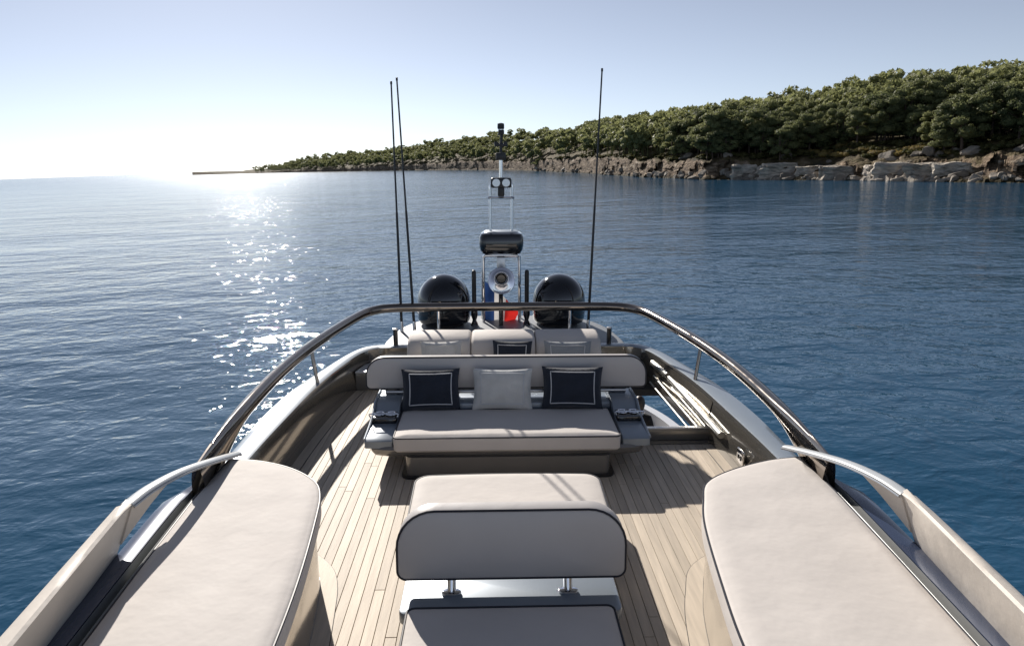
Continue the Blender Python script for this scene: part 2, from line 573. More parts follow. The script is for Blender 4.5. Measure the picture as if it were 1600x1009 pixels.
# foliage
def leaf_mat(name, c1, c2):
    m = bpy.data.materials.new(name); m.use_nodes = True
    n, l = m.node_tree.nodes, m.node_tree.links
    b = n['Principled BSDF']; b.inputs['Roughness'].default_value = 0.6
    b.inputs['Specular IOR Level'].default_value = 0.25
    oi = n.new('ShaderNodeObjectInfo'); g = n.new('ShaderNodeNewGeometry')
    z = n.new('ShaderNodeTexNoise'); z.inputs['Scale'].default_value = 0.6; z.inputs['Detail'].default_value = 3
    l.new(g.outputs['Position'], z.inputs[0])
    a = n.new('ShaderNodeMath'); a.operation = 'MULTIPLY_ADD'; a.inputs[1].default_value = 0.6
    l.new(oi.outputs['Random'], a.inputs[0]); l.new(z.outputs[0], a.inputs[2])
    mr = n.new('ShaderNodeMapRange'); mr.inputs[1].default_value, mr.inputs[2].default_value = 0.35, 1.2
    l.new(a.outputs[0], mr.inputs[0])
    mx = n.new('ShaderNodeMix'); mx.data_type = 'RGBA'
    mx.inputs[6].default_value = (*c1, 1); mx.inputs[7].default_value = (*c2, 1)
    l.new(mr.outputs[0], mx.inputs[0]); l.new(mx.outputs[2], b.inputs['Base Color'])
    tr = n.new('ShaderNodeBsdfTranslucent'); l.new(mx.outputs[2], tr.inputs[0])
    ms = n.new('ShaderNodeMixShader'); ms.inputs[0].default_value = 0.45
    l.new(b.outputs[0], ms.inputs[1]); l.new(tr.outputs[0], ms.inputs[2])
    l.new(ms.outputs[0], n['Material Output'].inputs[0])
    return m
M_LEAF = leaf_mat('pine needles', (0.085, 0.105, 0.048), (0.29, 0.30, 0.13))
M_BUSH = leaf_mat('scrub leaves', (0.055, 0.065, 0.022), (0.14, 0.125, 0.045))
M_BARK = mat('pine bark', (0.10, 0.07, 0.05), 0.9, var=0.3, vscale=4)

def foliage(clumps, per, size, rnd):
    """leaf-sized faces thickly set over and through each clump"""
    v = []; f = []
    for (c, rx, rz) in clumps:
        k = int(per*(rx/1.6)**2)
        for _ in range(k):
            d = Vector((rnd.gauss(0, 1), rnd.gauss(0, 1), rnd.gauss(0, 1))).normalized()
            if d.z < -0.35: d.z *= -0.6
            rr = rnd.uniform(0.72, 1.06)
            p = Vector((c[0]+d.x*rx*rr, c[1]+d.y*rx*rr, c[2]+d.z*rz*rr))
            nn = (d+Vector((rnd.gauss(0, .55), rnd.gauss(0, .55), rnd.gauss(0, .55)))).normalized()
            a = nn.orthogonal().normalized()
            a = Matrix.Rotation(rnd.uniform(0, 6.28), 3, nn) @ a
            b = nn.cross(a)
            s = size*rnd.uniform(0.6, 1.3)
            i = len(v)
            v += [(p+a*s)[:], (p-a*s*.5+b*s*.8)[:], (p-a*s*.6-b*s*.75)[:]]
            f.append((i, i+1, i+2))
    return v, f

def blob(c, rx, rz, rnd):
    bm = bmesh.new()
    bmesh.ops.create_icosphere(bm, subdivisions=2, radius=1)
    for p in bm.verts:
        k = 1+0.25*fnoise(p.co.x*1.7+c[0], p.co.y*1.7+c[1], p.co.z*1.7)
        p.co = (c[0]+p.co.x*rx*k, c[1]+p.co.y*rx*k, c[2]+p.co.z*rz*k)
    return bm_out(bm)

def make_pine(seed, umbrella=False):
    rnd = random.Random(seed)
    h = 9.0
    clumps = []
    nC = rnd.randint(19, 25)
    for k in range(nC):
        a = rnd.uniform(0, 6.28); q = math.sqrt(rnd.random())
        zz = rnd.uniform(0.30, 0.98) if not umbrella else rnd.uniform(0.72, 0.98)
        wid = 3.1*(1-abs((zz-0.62)/0.5)**2*0.75) if not umbrella else 3.6
        r = rnd.uniform(.75, 1.45)
        clumps.append(((q*wid*math.cos(a), q*wid*math.sin(a), h*zz-r*0.6), r, r*rnd.uniform(0.6, 0.8)))
    lean = Vector((rnd.uniform(-.6, .6), rnd.uniform(-.6, .6), 0))
    tr = tube([(0, 0, -0.8), (lean.x*.3, lean.y*.3, h*.25), (lean.x*.8, lean.y*.8, h*.5), (lean.x, lean.y, h*.8)], [.24, .19, .14, .06], 7)
    limbs = []
    for (c, r, z_) in clumps[:8]:
        st = rnd.uniform(.3, .6)
        limbs.append(tube([(lean.x*st, lean.y*st, h*st), ((lean.x*st+c[0])/2, (lean.y*st+c[1])/2, (h*st+c[2])/2+.2), c], [.09, .06, .03], 5))
    core = join(*[blob(c, r*.72, z_*.72, rnd) for (c, r, z_) in clumps])
    cr = join(core, foliage(clumps, 430, 0.19, rnd))
    return join(tr, *limbs), cr

def mk(name, geo, m, smooth=False):
    me = bpy.data.meshes.new(name); me.from_pydata([tuple(p) for p in geo[0]], [], geo[1]); me.update(); me.materials.append(m)
    if smooth: me.polygons.foreach_set('use_smooth', [True]*len(me.polygons))
    return me
PINES = []
for k in range(7):
    t_, c_ = make_pine(100+k, umbrella=(k == 6))
    PINES.append((mk('trunk', t_, M_BARK, True), mk('crown', c_, M_LEAF)))

def pt_on(px, t):
    d0, u, hc, wd, hr = column(px)
    p = CW+u*(d0+t); p.z = ground_z(px, t)
    return p, u

def wood_edge(px):
    return 12+4*math.sin(px*.021)+3*math.sin(px*.05)+(16*math.exp(-((px-1380)/75)**2))

def plant_forest():
    rnd = random.Random(5)
    spots = []
    # rows from the front of the wood to the ridge; pixel spacing follows the distance
    for px0 in range(395, 1680, 1):
        px = px0+rnd.random()
        d0, u, hc, wd, hr = column(px)
        start = wood_edge(px)
        # expected trees in this one-pixel slice
        dm = d0+wd*.5
        wpx = dm/FPX
        dens = 1/17.0 if dm < 400 else 1/70.0
        k = wpx*(wd+14-start)*dens
        cnt = int(k)+(1 if rnd.random() < k-int(k) else 0)
        for _ in range(cnt):
            t = start+(wd+14-start)*rnd.random()
            spots.append((px, t, d0+t))
    front = []
    for px0 in range(400, 1650, 1):          # the wood's front edge is set a little thicker
        px = px0+rnd.random()
        d0 = column(px)[0]
        if rnd.random() < d0/FPX/4.2:
            start = wood_edge(px)
            front.append((px, start+rnd.uniform(-3, 3), d0+start))
    spots = front+spots
    # how large each one shows: nearest first; the 300 largest in view are single trees
    spots.sort(key=lambda s: s[2]+(0 if s[0] < 1615 else 1e4)+0.35*s[1])
    rest = []
    for i, (px, t, d) in enumerate(spots):
        p, u = pt_on(px, t)
        if p.z < 1.0: continue
        va = 6 if (rnd.random() < (0.4 if px < 700 else 0.06)) else rnd.randrange(6)
        s = rnd.choice((.55, .7, .85, .85, 1.0, 1.25))*rnd.uniform(.9, 1.1)*lerp_tab([(400, .7), (480, 1.15), (900, 1.1), (1300, 1.0), (2300, 1.0)], px)
        mx = Matrix.Translation(p) @ Matrix.Rotation(rnd.uniform(0, 6.28), 4, 'Z') @ Matrix.Diagonal((s*rnd.uniform(.9, 1.15), s*rnd.uniform(.9, 1.15), s, 1))
        if i < 300:
            o = bpy.data.objects.new('pine_tree', None); col.objects.link(o)
            o.matrix_world = mx
            d0_, u_, hc_, wd_, hr_ = column(px)
            if va == 6: lb, gr = 'flat-topped umbrella pine standing in the island wood', 'umbrella pines'
            elif t < wood_edge(px)+8: lb, gr = 'rounded pine at the front edge of the wood above the rocky shore', 'pines along the front of the wood'
            elif t > wd_-25: lb, gr = 'rounded pine near the crest of the island against the sky', 'pines near the crest'
            else: lb, gr = 'rounded pine halfway up the wooded slope of the island', 'pines on the middle slope'
            tag(o, lb, 'tree', gr)
            for nm, me in zip(('trunk', 'crown'), PINES[va]):
                c = bpy.data.objects.new(nm, me); c.parent = o; col.objects.link(c)
        else:
            rest.append((va, mx))
    return rest
REST = plant_forest()
print('REST', len(REST))

def build_rest(rest):
    """the wood beyond the single trees reads as one mass: lighter crowns in one mesh"""
    rnd = random.Random(11)
    lite = []
    for k in range(4):
        cl = []
        for q in range(8):
            a = rnd.uniform(0, 6.28); w = math.sqrt(rnd.random())*2.6; r = rnd.uniform(1.2, 1.9)
            cl.append(((w*math.cos(a), w*math.sin(a), rnd.uniform(4.2, 7.6)), r, r*.72))
        lite.append(join(join(*[blob(c, r*.8, z*.8, rnd) for (c, r, z) in cl[:4]]), foliage(cl, 28, 0.6, rnd), tube([(0, 0, -.8), (0, 0, 5)], [.22, .1], 5)))
    v = []; f = []
    for va, mx in rest:
        g = lite[va % 4]; o = len(v)
        v += [(mx @ Vector(p))[:] for p in g[0]]
        f += [tuple(i+o for i in q) for q in g[1]]
    me = mk('forest', (v, f), M_LEAF)
    o = link('distant_forest', me)
    tag(o, 'dense green pine wood covering the far slopes of the island', 'forest', kind='stuff')
build_rest(REST)

def plant_shrubs():
    meshes = []
    for k in range(4):
        rnd = random.Random(300+k)
        cl = []
        for q in range(7):
            a = rnd.uniform(0, 6.28); w = math.sqrt(rnd.random())*1.5; r = rnd.uniform(.6, 1.0)
            cl.append(((w*math.cos(a), w*math.sin(a), rnd.uniform(.2, .9)), r, r*.7))
        g = join(join(*[blob(c, r*.75, z*.75, rnd) for (c, r, z) in cl]), foliage(cl, 260, .16, rnd))
        meshes.append(mk('shrub', g, M_BUSH))
    rnd = random.Random(9)
    for k in range(220):
        px = rnd.uniform(600, 1610)
        st = wood_edge(px)
        t = rnd.uniform(9, st+3)
        p, u = pt_on(px, t)
        o = link('shrub', meshes[rnd.randrange(4)])
        s = rnd.uniform(.5, 1.25)
        o.matrix_world = Matrix.Translation(p-Vector((0, 0, .15))) @ Matrix.Rotation(rnd.uniform(0, 6.28), 4, 'Z') @ Matrix.Diagonal((s, s, s*rnd.uniform(.6, 1), 1))
        tag(o, 'low olive scrub bush on the slope between the cliff edge and the pines', 'bush', 'scrub bushes above the shore')
plant_shrubs()

def grass_mounds():
    M_G = leaf_mat('dry grass', (0.16, 0.12, 0.04), (0.34, 0.26, 0.09))
    rnd = random.Random(77)
    for k in range(16):
        px = rnd.uniform(1265, 1490)
        p, u = pt_on(px, rnd.uniform(11, wood_edge(px)+1))
        cl = [((rnd.uniform(-2.6, 2.6), rnd.uniform(-1.2, 1.2), .1), rnd.uniform(.7, 1.2), rnd.uniform(.45, .8)) for _ in range(8)]
        g = join(join(*[blob(c, r*.85, z*.85, rnd) for (c, r, z) in cl]), foliage(cl, 260, .13, rnd))
        o = link('grass_mound', mk('grass_mound', g, M_G))
        o.matrix_world = Matrix.Translation(p-Vector((0, 0, .1))) @ Matrix.Rotation(math.atan2(-u.x, u.y)+rnd.uniform(-.3, .3), 4, 'Z')
        tag(o, 'ochre dry grass mound on the open slope above the pale ledge', 'grass', 'dry grass mounds above the ledge')
grass_mounds()

def boulders():
    M_B = mat('pale limestone', (0.22, 0.19, 0.155), 0.85, var=0.35, vscale=1.4, bump=0.12, bscale=3.5, objrand=0.4)
    meshes = []
    for k in range(6):
        bm = bmesh.new(); bmesh.ops.create_icosphere(bm, subdivisions=3, radius=1)
        for p in bm.verts:
            c = p.co.copy()
            for ax in (Vector((1, .3, .2)), Vector((-.4, 1, .1)), Vector((.2, -.5, 1)), Vector((-1, -.6, .4)), Vector((.5, .4, -1))):
                ax = (Matrix.Rotation(k*1.1, 3, 'Z') @ ax).normalized()
                d = c.dot(ax)
                if d > .62: c -= ax*(d-.62)
            p.co = c*(1+.12*fnoise(c.x*1.5+k, c.y*1.5, c.z*1.5))
        meshes.append(mk('boulder', bm_out(bm), M_B))
    rnd = random.Random(21)
    for k in range(165):
        px = rnd.uniform(830, 1605)
        t = rnd.uniform(-.6, 3.2)
        if k > 110: px, t = rnd.uniform(1150, 1520), rnd.uniform(-1.0, .8)
        if rnd.random() < .18: t = rnd.uniform(8, 12)
        p, u = pt_on(px, t)
        s = rnd.uniform(.5, 1.5)*(1.35 if rnd.random() < .2 else 1)
        p.z = max(p.z, 0.0)+s*.12
        o = link('boulder', meshes[rnd.randrange(6)])
        o.matrix_world = Matrix.Translation(p) @ Matrix.Rotation(rnd.uniform(0, 6.28), 4, 'Z') @ Matrix.Rotation(rnd.uniform(-.4, .4), 4, 'X') @ Matrix.Diagonal((s*rnd.uniform(.9, 1.7), s, s*rnd.uniform(.55, .9), 1))
        tag(o, 'pale weathered limestone boulder lying along the island shore', 'boulder', 'boulders along the shoreline')
boulders()

def ledge():
    M_L = mat('ledge limestone', (0.47, 0.415, 0.345), 0.9, var=0.6, vscale=.5, bump=0.6, bscale=1.1, stretch=(1, 1, 2.6), objrand=0.25)
    rnd = random.Random(44)
    px = 1165.0
    while px < 1510:
        ln = rnd.uniform(4, 9); hh = rnd.uniform(3.2, 4.6); dp = rnd.uniform(4, 6)
        p, u = pt_on(px, rnd.uniform(3.0, 4.6))
        bm = bmesh.new(); bmesh.ops.create_cube(bm, size=1)
        bmesh.ops.subdivide_edges(bm, edges=bm.edges[:], cuts=7, use_grid_fill=True)
        for v in bm.verts:
            c = v.co.copy()
            q = Vector((c.x*ln, c.y*dp, (c.z+.5)*hh))
            k = q+Vector((px, 0, 0))
            st = .35*math.sin(q.z*4.2+2*fnoise(k.x*.2, k.y*.2))
            d = Vector((c.x, c.y, 0))*(1.9*fnoise(k.x*.35, k.y*.35, k.z*.6)+st*.7-.3*c.z)
            q += d; q.z += (.5*fnoise(k.x*.3, k.y*.3, 5)-.35*abs(c.x))*(c.z+.5)
            v.co = q
        o = link('ledge_block', mk('ledge_block', bm_out(bm), M_L))
        o.matrix_world = Matrix.Translation((p.x, p.y, -.3)) @ Matrix.Rotation(math.atan2(-u.x, u.y)+rnd.uniform(-.15, .15), 4, 'Z')
        tag(o, 'squared pale limestone block of the flat ledge at the island shore', 'rock', 'blocks of the pale rock ledge')
        px += (ln*.9)*FPX/ (column(px)[0])
ledge()

# ------------------------------------------------------------------ yacht
yacht = thing('yacht', 'silver and bronze motor yacht whose teak flybridge fills the foreground', 'yacht', (0, 6, 0))
IN_T = [(2.22, 4.3), (2.235, 5.4), (2.19, 6.5), (2.13, 7.4), (2.01, 8.2), (1.89, 8.72), (1.72, 8.93), (1.35, 8.97), (0, 8.97)]
OU_T = [(2.45, 4.3), (2.47, 5.5), (2.48, 6.4), (2.41, 7.25), (2.25, 8.05), (2.07, 8.75), (1.86, 9.08), (1.4, 9.15), (0, 9.15)]
IN_B = [(2.14, 4.3), (2.14, 5.4), (2.115, 6.5), (2.06, 7.4), (1.96, 8.2), (1.86, 8.70), (1.70, 8.90), (1.35, 8.95), (0, 8.95)]
def sm(tab): return [p for p in crom([(a, b, 0) for a, b in tab], 6)]
it, ot, ib = sm(IN_T), sm(OU_T), sm(IN_B)
ZC = 0.42
def mirror(geo): return [(-p[0], p[1], p[2]) for p in geo[0]], [tuple(reversed(q)) for q in geo[1]]
# the wall lining, the cap and the outer skin of each side are separate sheets butted end to end
lin = strip([[(a.x, a.y, -0.05), (a.x, a.y, 0.03), (a.x*.4+b.x*.6, a.y*.4+b.y*.6, .25), (b.x, b.y, ZC-.03), (b.x+.012, b.y, ZC-.006)] for a, b in zip(ib, it)])
capg = strip([[(b.x+.012, b.y, ZC-.006), (b.x+.03, b.y, ZC), ((b.x+c.x)/2, (b.y+c.y)/2, ZC+.015), (c.x-.03, c.y, ZC-.005), (c.x, c.y, ZC-.04)] for b, c in zip(it, ot)])
skin = strip([[(c.x, c.y, ZC-.04), (c.x+.025, c.y+.01, .18), (c.x-.04, c.y, .03), (a.x, a.y, -.05)] for a, c in zip(ib, ot)])
for nm, g, m in (('bulwark_lining', lin, M_BRONZE), ('bulwark_cap', capg, M_PAINT), ('bulwark_skin', skin, M_PAINT)):
    part(nm, g, m, yacht); part(nm, mirror(g), m, yacht)

# deck: caulk sheet with planks on it, open at the stair well (x > 1.42, y 6.72 .. 8.4)
ZD = -0.012
deck = part('teak_deck', join(box(-2.2, 1.42, 0.6, 8.97, -.10, ZD), box(1.42, 2.2, 0.6, 6.74, -.10, ZD), box(1.42, 2.2, 8.40, 8.97, -.10, ZD)), M_CAULK, yacht, smooth=False)
rp = random.Random(3)
PWID, GAP = 0.073, 0.004
x = -2.16
while x < 2.16:
    xa, xb = x+GAP/2, x+PWID-GAP/2
    y0, y1 = 1.2, 8.5
    if xb > 1.40: y1 = 6.60
    cuts = [y0, rp.uniform(2.6, 4.4), rp.uniform(5.3, 6.3) if y1 > 7 else y1]
    if y1 > 7: cuts.append(y1)
    for a, b in zip(cuts, cuts[1:]):
        part('plank', box(xa, xb, a+.002, b-.002, ZD-.004, rp.uniform(-.0006, .0006), .0012, 1), M_TEAK, deck, smooth=False)
    x += PWID

# margin boards along the bulwark foot
for s in (-1, 1):
    rows = [(a, b) for a, b in ((Vector((q.x, q.y, 0)), Vector((q.x-.10, q.y, 0))) for q in ib) if a.y < (8.4 if s < 0 else 6.55)]
    part('margin_board', strip([[(s*(a.x+.02), a.y, .004), (s*b.x, b.y, .004), (s*(b.x-.004), b.y, -.004)] for a, b in rows]), M_TEAK, deck)
    part('caulk_line', tube([(s*(b.x-.004), b.y, .0005) for a, b in rows], .0045, 6, rz=.004), M_CAULK, deck)

# stair well: polished sill, frame and the fittings along its outer wall
part('stair_sill', join(box(1.40, 2.16, 6.61, 6.73, -.09, .004), box(1.40, 2.14, 6.70, 6.75, .004, .125, .008)), M_SHELL, yacht)
part('sill_trim', box(1.41, 2.13, 6.695, 6.757, .127, .142, .004), M_STEEL, yacht)
for (a, b, r, m) in (((2.12, 6.35, .20), (2.03, 8.05, .25), .038, M_STEEL), ((2.02, 8.1, .27), (1.93, 8.55, .30), .045, M_CHROME), ((2.06, 6.72, .06), (1.93, 8.45, .15), .016, M_CHROME), ((2.02, 6.76, -.02), (1.88, 8.45, .07), .012, M_STEEL), ((2.10, 6.72, .115), (1.99, 8.45, .20), .012, M_CHROME)):
    part('handrail_tube', tube([a, b], r, 14), M_TUBE, yacht)
part('stair_panel', strip([[(a.x-.008, a.y, .005), (a.x-.008, a.y, .03), (a.x*.4+b.x*.6-.008, a.y*.4+b.y*.6, .25), (b.x-.008, b.y, ZC-.035)] for a, b in zip(ib, it) if 6.76 < a.y < 8.5]), M_MIRROR, yacht)
sk_ = part('socket_plate', box(2.128, 2.150, 5.78, 5.93, .13, .26, .006), M_CHROME, yacht)
for yy in (5.82, 5.88): part('socket', box(2.120, 2.130, yy-.014, yy+.014, .17, .215, .003), M_BLACKM, sk_)

# aft platform that carries mast and domes
half = [(1.62, 9.12), (1.70, 9.30), (1.66, 9.8), (1.55, 10.35), (1.25, 10.85), (0.7, 11.05), (0, 11.1)]
hs_ = [(p.x, p.y) for p in crom([(a, b, 0) for a, b in half], 5)]
part('aft_platform', prism(hs_+[(-a, b) for a, b in reversed(hs_[:-1])], .10, .385, .04, 3), M_PLAT, yacht)

# side coamings beside the sun pads
def ox(y): return 0.0 if y > 4.2 else -0.055*(4.2-y)**1.15
ys = [0.7+0.16*k for k in range(26)]
def coam(y):
    k = ox(y); e = max(0, (y-4.2)/.5)
    return k, e
band = [[(2.245+k, y, .60), (2.25+k, y, .675-.06*e), (2.30+k-.02*e, y, .69-.06*e), (2.37+k-.05*e, y, .67-.08*e), (2.41+k-.06*e, y, .50-.05*e), (2.42+k, y, .1), (2.40+k, y, -.03), (2.1+k, y, -.06)] for y in ys for k, e in [coam(y)]]
gut = [[(2.19+k, y, .50), (2.185+k, y, .655), (2.195+k, y, .665), (2.207+k, y, .655), (2.217+k, y, .60), (2.238+k, y, .60), (2.245+k, y, .672)] for y in ys for k, e in [coam(y)]]
for g, m, nm in ((strip(band), M_BAND, 'side_coaming'), (strip(gut), M_GUT, 'gutter_rail')):
    part(nm, g, m, yacht); part(nm, mirror(g), m, yacht)

# hull below, seen only through the stair well
gun = [(0, -15), (1.7, -11.5), (2.8, -6), (3.2, 0), (3.25, 5), (3.22, 9), (3.10, 10.86), (2.78, 12.0), (2.2, 12.8), (1.0, 13.1), (0, 13.12)]
gp = crom([(a, b, 0) for a, b in gun], 6)
hull = strip([[(p.x*.80, p.y*.985, -5.0), (p.x*.95, p.y, -3.6), (p.x, p.y, -1.62)] for p in gp])
part('hull', join(hull, mirror(hull)), M_WHITE, yacht)
capr = strip([[(p.x, p.y, -1.62), (p.x, p.y, -1.60), (p.x*.945, p.y*.99, -1.585), (p.x*.945, p.y*.99, -1.62), (p.x*.95, p.y*.988, -2.66)] for p in gp])
part('gunwale', join(capr, mirror(capr)), M_WHITE, yacht)
lo_ = [(p.x*.955, p.y*.989) for p in gp]
part('lower_deck', prism(lo_+[(-a, b) for a, b in reversed(lo_[1:-1])], -2.75, -2.65), M_TEAK, yacht, smooth=False)
cabin = part('cabin', prism(rrect(-2.15, 2.15, -6, 5.6, .4), -2.655, -.39, 0), M_PAINT, yacht)
for s in (-1, 1):
    for k in range(3):
        part('cabin_window', box(s*2.155-.012, s*2.155+.012, -4.6+3*k, -2.0+3*k, -1.9, -.9, .01), M_WIN, cabin)
part('flybridge_underside', prism(rrect(-2.1, 2.1, -5.5, 6.6, .3), -.385, -.11), M_WHITE, yacht, smooth=False)

# ------------------------------------------------------------------ guard rail
rail = thing('guard_rail', 'polished steel guard rail sweeping round the aft end of the flybridge', 'railing', (0, 10.1, .385))
rp_ = [(-2.19, 4.36, .80), (-2.235, 4.8, .81), (-2.275, 5.37, .82), (-2.30, 6.34, .825), (-2.265, 7.24, .825), (-2.155, 8.2, .825), (-1.99, 9.12, .825), (-1.86, 9.46, .825), (-1.66, 9.62, .825), (-1.2, 9.68, .825), (0, 9.70, .825)]
rl = crom(rp_, 7)
full = rl+[Vector((-p.x, p.y, p.z)) for p in reversed(rl[:-1])]
def fin(p): return max(0.0, min(1.0, (5.55-p.y)/1.15))
part('rail_bar', tube([Vector((p.x, p.y, p.z-.145*fin(p)**1.5)) for p in full], [.064-.02*fin(p) for p in full], 22, rz=[.064+.15*fin(p)**1.5 for p in full]), M_RAIL, rail)
for s in (-1, 1):
    part('rail_post', tube([(s*2.17, 7.48, ZC), (s*2.235, 7.55, .80)], .021, 10), M_RAIL, rail)
    ft = part('rail_foot', box(s*.955-.27, s*.955+.27, 9.62, 9.80, .383, .425, .015), M_BRONZE, rail)
    part('rail_post', tube([(s*.955, 9.70, .42), (s*.955, 9.70, .79)], .022, 10), M_CHROME, rail)

def arm_frame(s):
    t = thing('screen_arm', ('pale silver arm joining the rail end to the left cream cover' if s < 0 else 'silver arm joining the rail end to the right cream cover'), 'frame', (s*2.3, 4.5, .66), 'screen arms at the rail ends')
    p = crom([(s*2.13, 4.92, .70), (s*2.15, 4.47, .84), (s*2.185, 4.1, .935), (s*2.225, 3.80, .975), (s*2.24, 3.58, .985)], 6)
    part('arm_bar', tube(p, .040, 12, rz=.016), M_ARM, t)
    part('arm_trim', tube([q+Vector((-s*.040, 0, -.012)) for q in p], .007, 8), M_STEEL, t)
    part('arm_bracket', join(box(min(s*2.17, s*2.215), max(s*2.17, s*2.215), 4.38, 4.44, .60, .85, .008), ), M_CHROME, t)
for s in (-1, 1): arm_frame(s)

def cover(s):
    t = thing('coaming_cover', ('cream vinyl cover over the side screen beside the shaded left sunpad edge' if s < 0 else 'cream vinyl cover over the side screen beside the fully lit right sunpad'), 'cover', (s*2.4, 2.4, .4), 'cream covers along both sides')
    secs = []
    for k in range(24):
        y = 0.7+2.9*k/23
        rx = 2.205-.114*(3.58-y)
        e = max(0, (y-3.45)/.15)
        w = .075+.018*(3.6-y)
        wob = .006*math.sin(y*5.1)+.004*math.sin(y*11)
        secs.append([(s*(rx+.14), y, .66), (s*(rx+.115+wob), y, .72), (s*(rx+.012+wob), y, .985), (s*(rx+.004), y, 1.008-.02*e), (s*(rx+.02), y, 1.018-.02*e), (s*(rx+w*.6), y, 1.01+wob), (s*(rx+w), y, .995-.02*e), (s*(rx+w+.03), y, .965), (s*(rx+w+.12), y, .70), (s*(rx+w+.11), y, .66)])
    part('cover_body', solid_loft(secs), M_VINYL2, t)
    part('cover_flap', solid_loft([[(s*2.30, 3.58, .74), (s*2.315, 3.58, .74), (s*2.225, 3.58, .975), (s*2.21, 3.58, .975)], [(s*2.25, 3.85, .85), (s*2.265, 3.85, .85), (s*2.21, 3.85, .95), (s*2.195, 3.85, .95)], [(s*2.215, 4.0, .905), (s*2.225, 4.0, .905), (s*2.202, 4.0, .935), (s*2.192, 4.0, .935)]]), M_VINYL2, t)
    part('screen_pane', solid_loft([[(s*(2.42-.114*(3.58-y)), y, .45), (s*(2.43-.114*(3.58-y)), y, .45), (s*(2.39-.114*(3.58-y)), y, .68), (s*(2.38-.114*(3.58-y)), y, .68)] for y in (.8, 1.7, 2.6, 3.5)]), M_WIN, t)
for s in (-1, 1): cover(s)

# ------------------------------------------------------------------ cushions
def piping(outline, z, r=.007, plane='xy', h=0.0):
    if plane == 'xy': pts = [(a, b, z) for a, b in outline]
    else: pts = [(a, h, b) for a, b in outline]
    return tube(pts, r, 6, closed=True, upv=(0, 0, 1) if plane == 'xy' else (0, 1, 0))

def crowned(outline, z0, z1, crown, inset=0.035):
    """seat cushion: side band, rolled edge, gently crowned top"""
    n = len(outline)
    cx = sum(p[0] for p in outline)/n; cy = sum(p[1] for p in outline)/n
    rings = [[(a, b, z0) for a, b in offset_outline(outline, .02)], [(a, b, z0+.02) for a, b in outline], [(a, b, z1-.03) for a, b in outline]]
    for k in range(1, 5):
        t = R(90*k/4)
        rings.append([(a, b, z1-.03+.03*math.sin(t)) for a, b in offset_outline(outline, .03*(1-math.cos(t)))])
    base = offset_outline(outline, .03)
    for q, k in ((.975, .35), (.94, .7), (.89, .93), (.84, 1.0)):
        rings.append([(cx+(a-cx)*q, cy+(b-cy)*q, z1+crown*k) for a, b in base])
    return solid_loft(rings)

def densify(pts, step=.06):
    out = []
    n = len(pts)
    for i in range(n):
        a, b = Vector(pts[i][:2]), Vector(pts[(i+1) % n][:2])
        k = max(1, int((b-a).length/step))
        for q in range(k): out.append(tuple(a.lerp(b, q/k)))
    return out

def sunpad(s, inner, label):
    t = thing('sunpad', label, 'sunpad', (s*1.7, 3.0, 0), 'sun pads on both sides')
    out = [p for p in crom([(a, b, 0) for a, b in inner], 6)]
    o2 = [(p.x, p.y) for p in out]
    oe = [(s*(2.165+ox(y)), y) for y in (1.0, 1.8, 2.6, 3.4, 4.2, 4.60)]
    outline = densify(oe+o2 if True else o2)
    part('pedestal', prism(offset_outline(outline, .045), 0.0, .56), M_MIRROR, t)
    a_, b_ = offset_outline(outline, .05), offset_outline(outline, -.07)
    vis = [k for k in range(len(outline)) if abs(outline[k][0]) < 2.0 and outline[k][1] > 1.3]
    part('margin_board', strip([[(*a_[k], .005), (*b_[k], .005), (b_[k][0], b_[k][1], -.003)] for k in vis]), M_TEAK, t)
    part('caulk_line', tube([(*b_[k], .001) for k in vis], .0045, 6, rz=.0045), M_CAULK, t)
    part('plinth', prism(offset_outline(outline, .043), 0.006, .02), M_SHELL, t)
    c = part('cushion', crowned(outline, .555, .70, .012), M_VINYL, t)
    part('piping', piping(offset_outline(outline, .004), .688), M_PIPE, c)
sunpad(-1, [(-2.16, 4.84), (-1.9, 4.79), (-1.64, 4.66), (-1.43, 4.46), (-1.335, 4.25), (-1.28, 3.91), (-1.215, 3.3), (-1.185, 2.75), (-1.17, 2.0), (-1.17, 1.0)], 'big cream sunpad with a shadow band along its outer edge, near the glinting water')
sunpad(1, [(2.18, 4.76), (1.89, 4.70), (1.55, 4.54), (1.32, 4.35), (1.22, 4.10), (1.13, 3.77), (1.04, 3.18), (.985, 2.69), (.96, 2.0), (.96, 1.0)], 'big cream sunpad lying wholly in sun below the stair opening')

# ------------------------------------------------------------------ sofa
sofa = thing('sofa', 'cream two-arm sofa with bronze shell and chrome cup holders in mid deck', 'sofa', (-.03, 6.3, 0))
part('base', prism(rrect(-.99, .93, 5.90, 6.80, .07), 0, .20), M_SHELL, sofa)
part('base_trim', prism(rrect(-1.03, .97, 5.86, 6.80, .09), 0.0005, .022), M_BLACKM, sofa)
front = [(-1.37, 7.0), (-1.37, 6.30), (-1.33, 6.04), (-1.23, 5.955), (-.9, 5.93), (-.03, 5.915), (.84, 5.93), (1.17, 5.955), (1.27, 6.04), (1.31, 6.30), (1.31, 7.0)]
fo = [(p.x, p.y) for p in crom([(a, b, 0) for a, b in front], 5)]
def ringz(d, z): return [(a, b, z) for a, b in offset_outline(fo, d)]
part('shell', solid_loft([ringz(.16, .155), ringz(.08, .165), ringz(.03, .19), ringz(.004, .225), ringz(0, .26), ringz(.02, .285)]), M_SHELL, sofa)
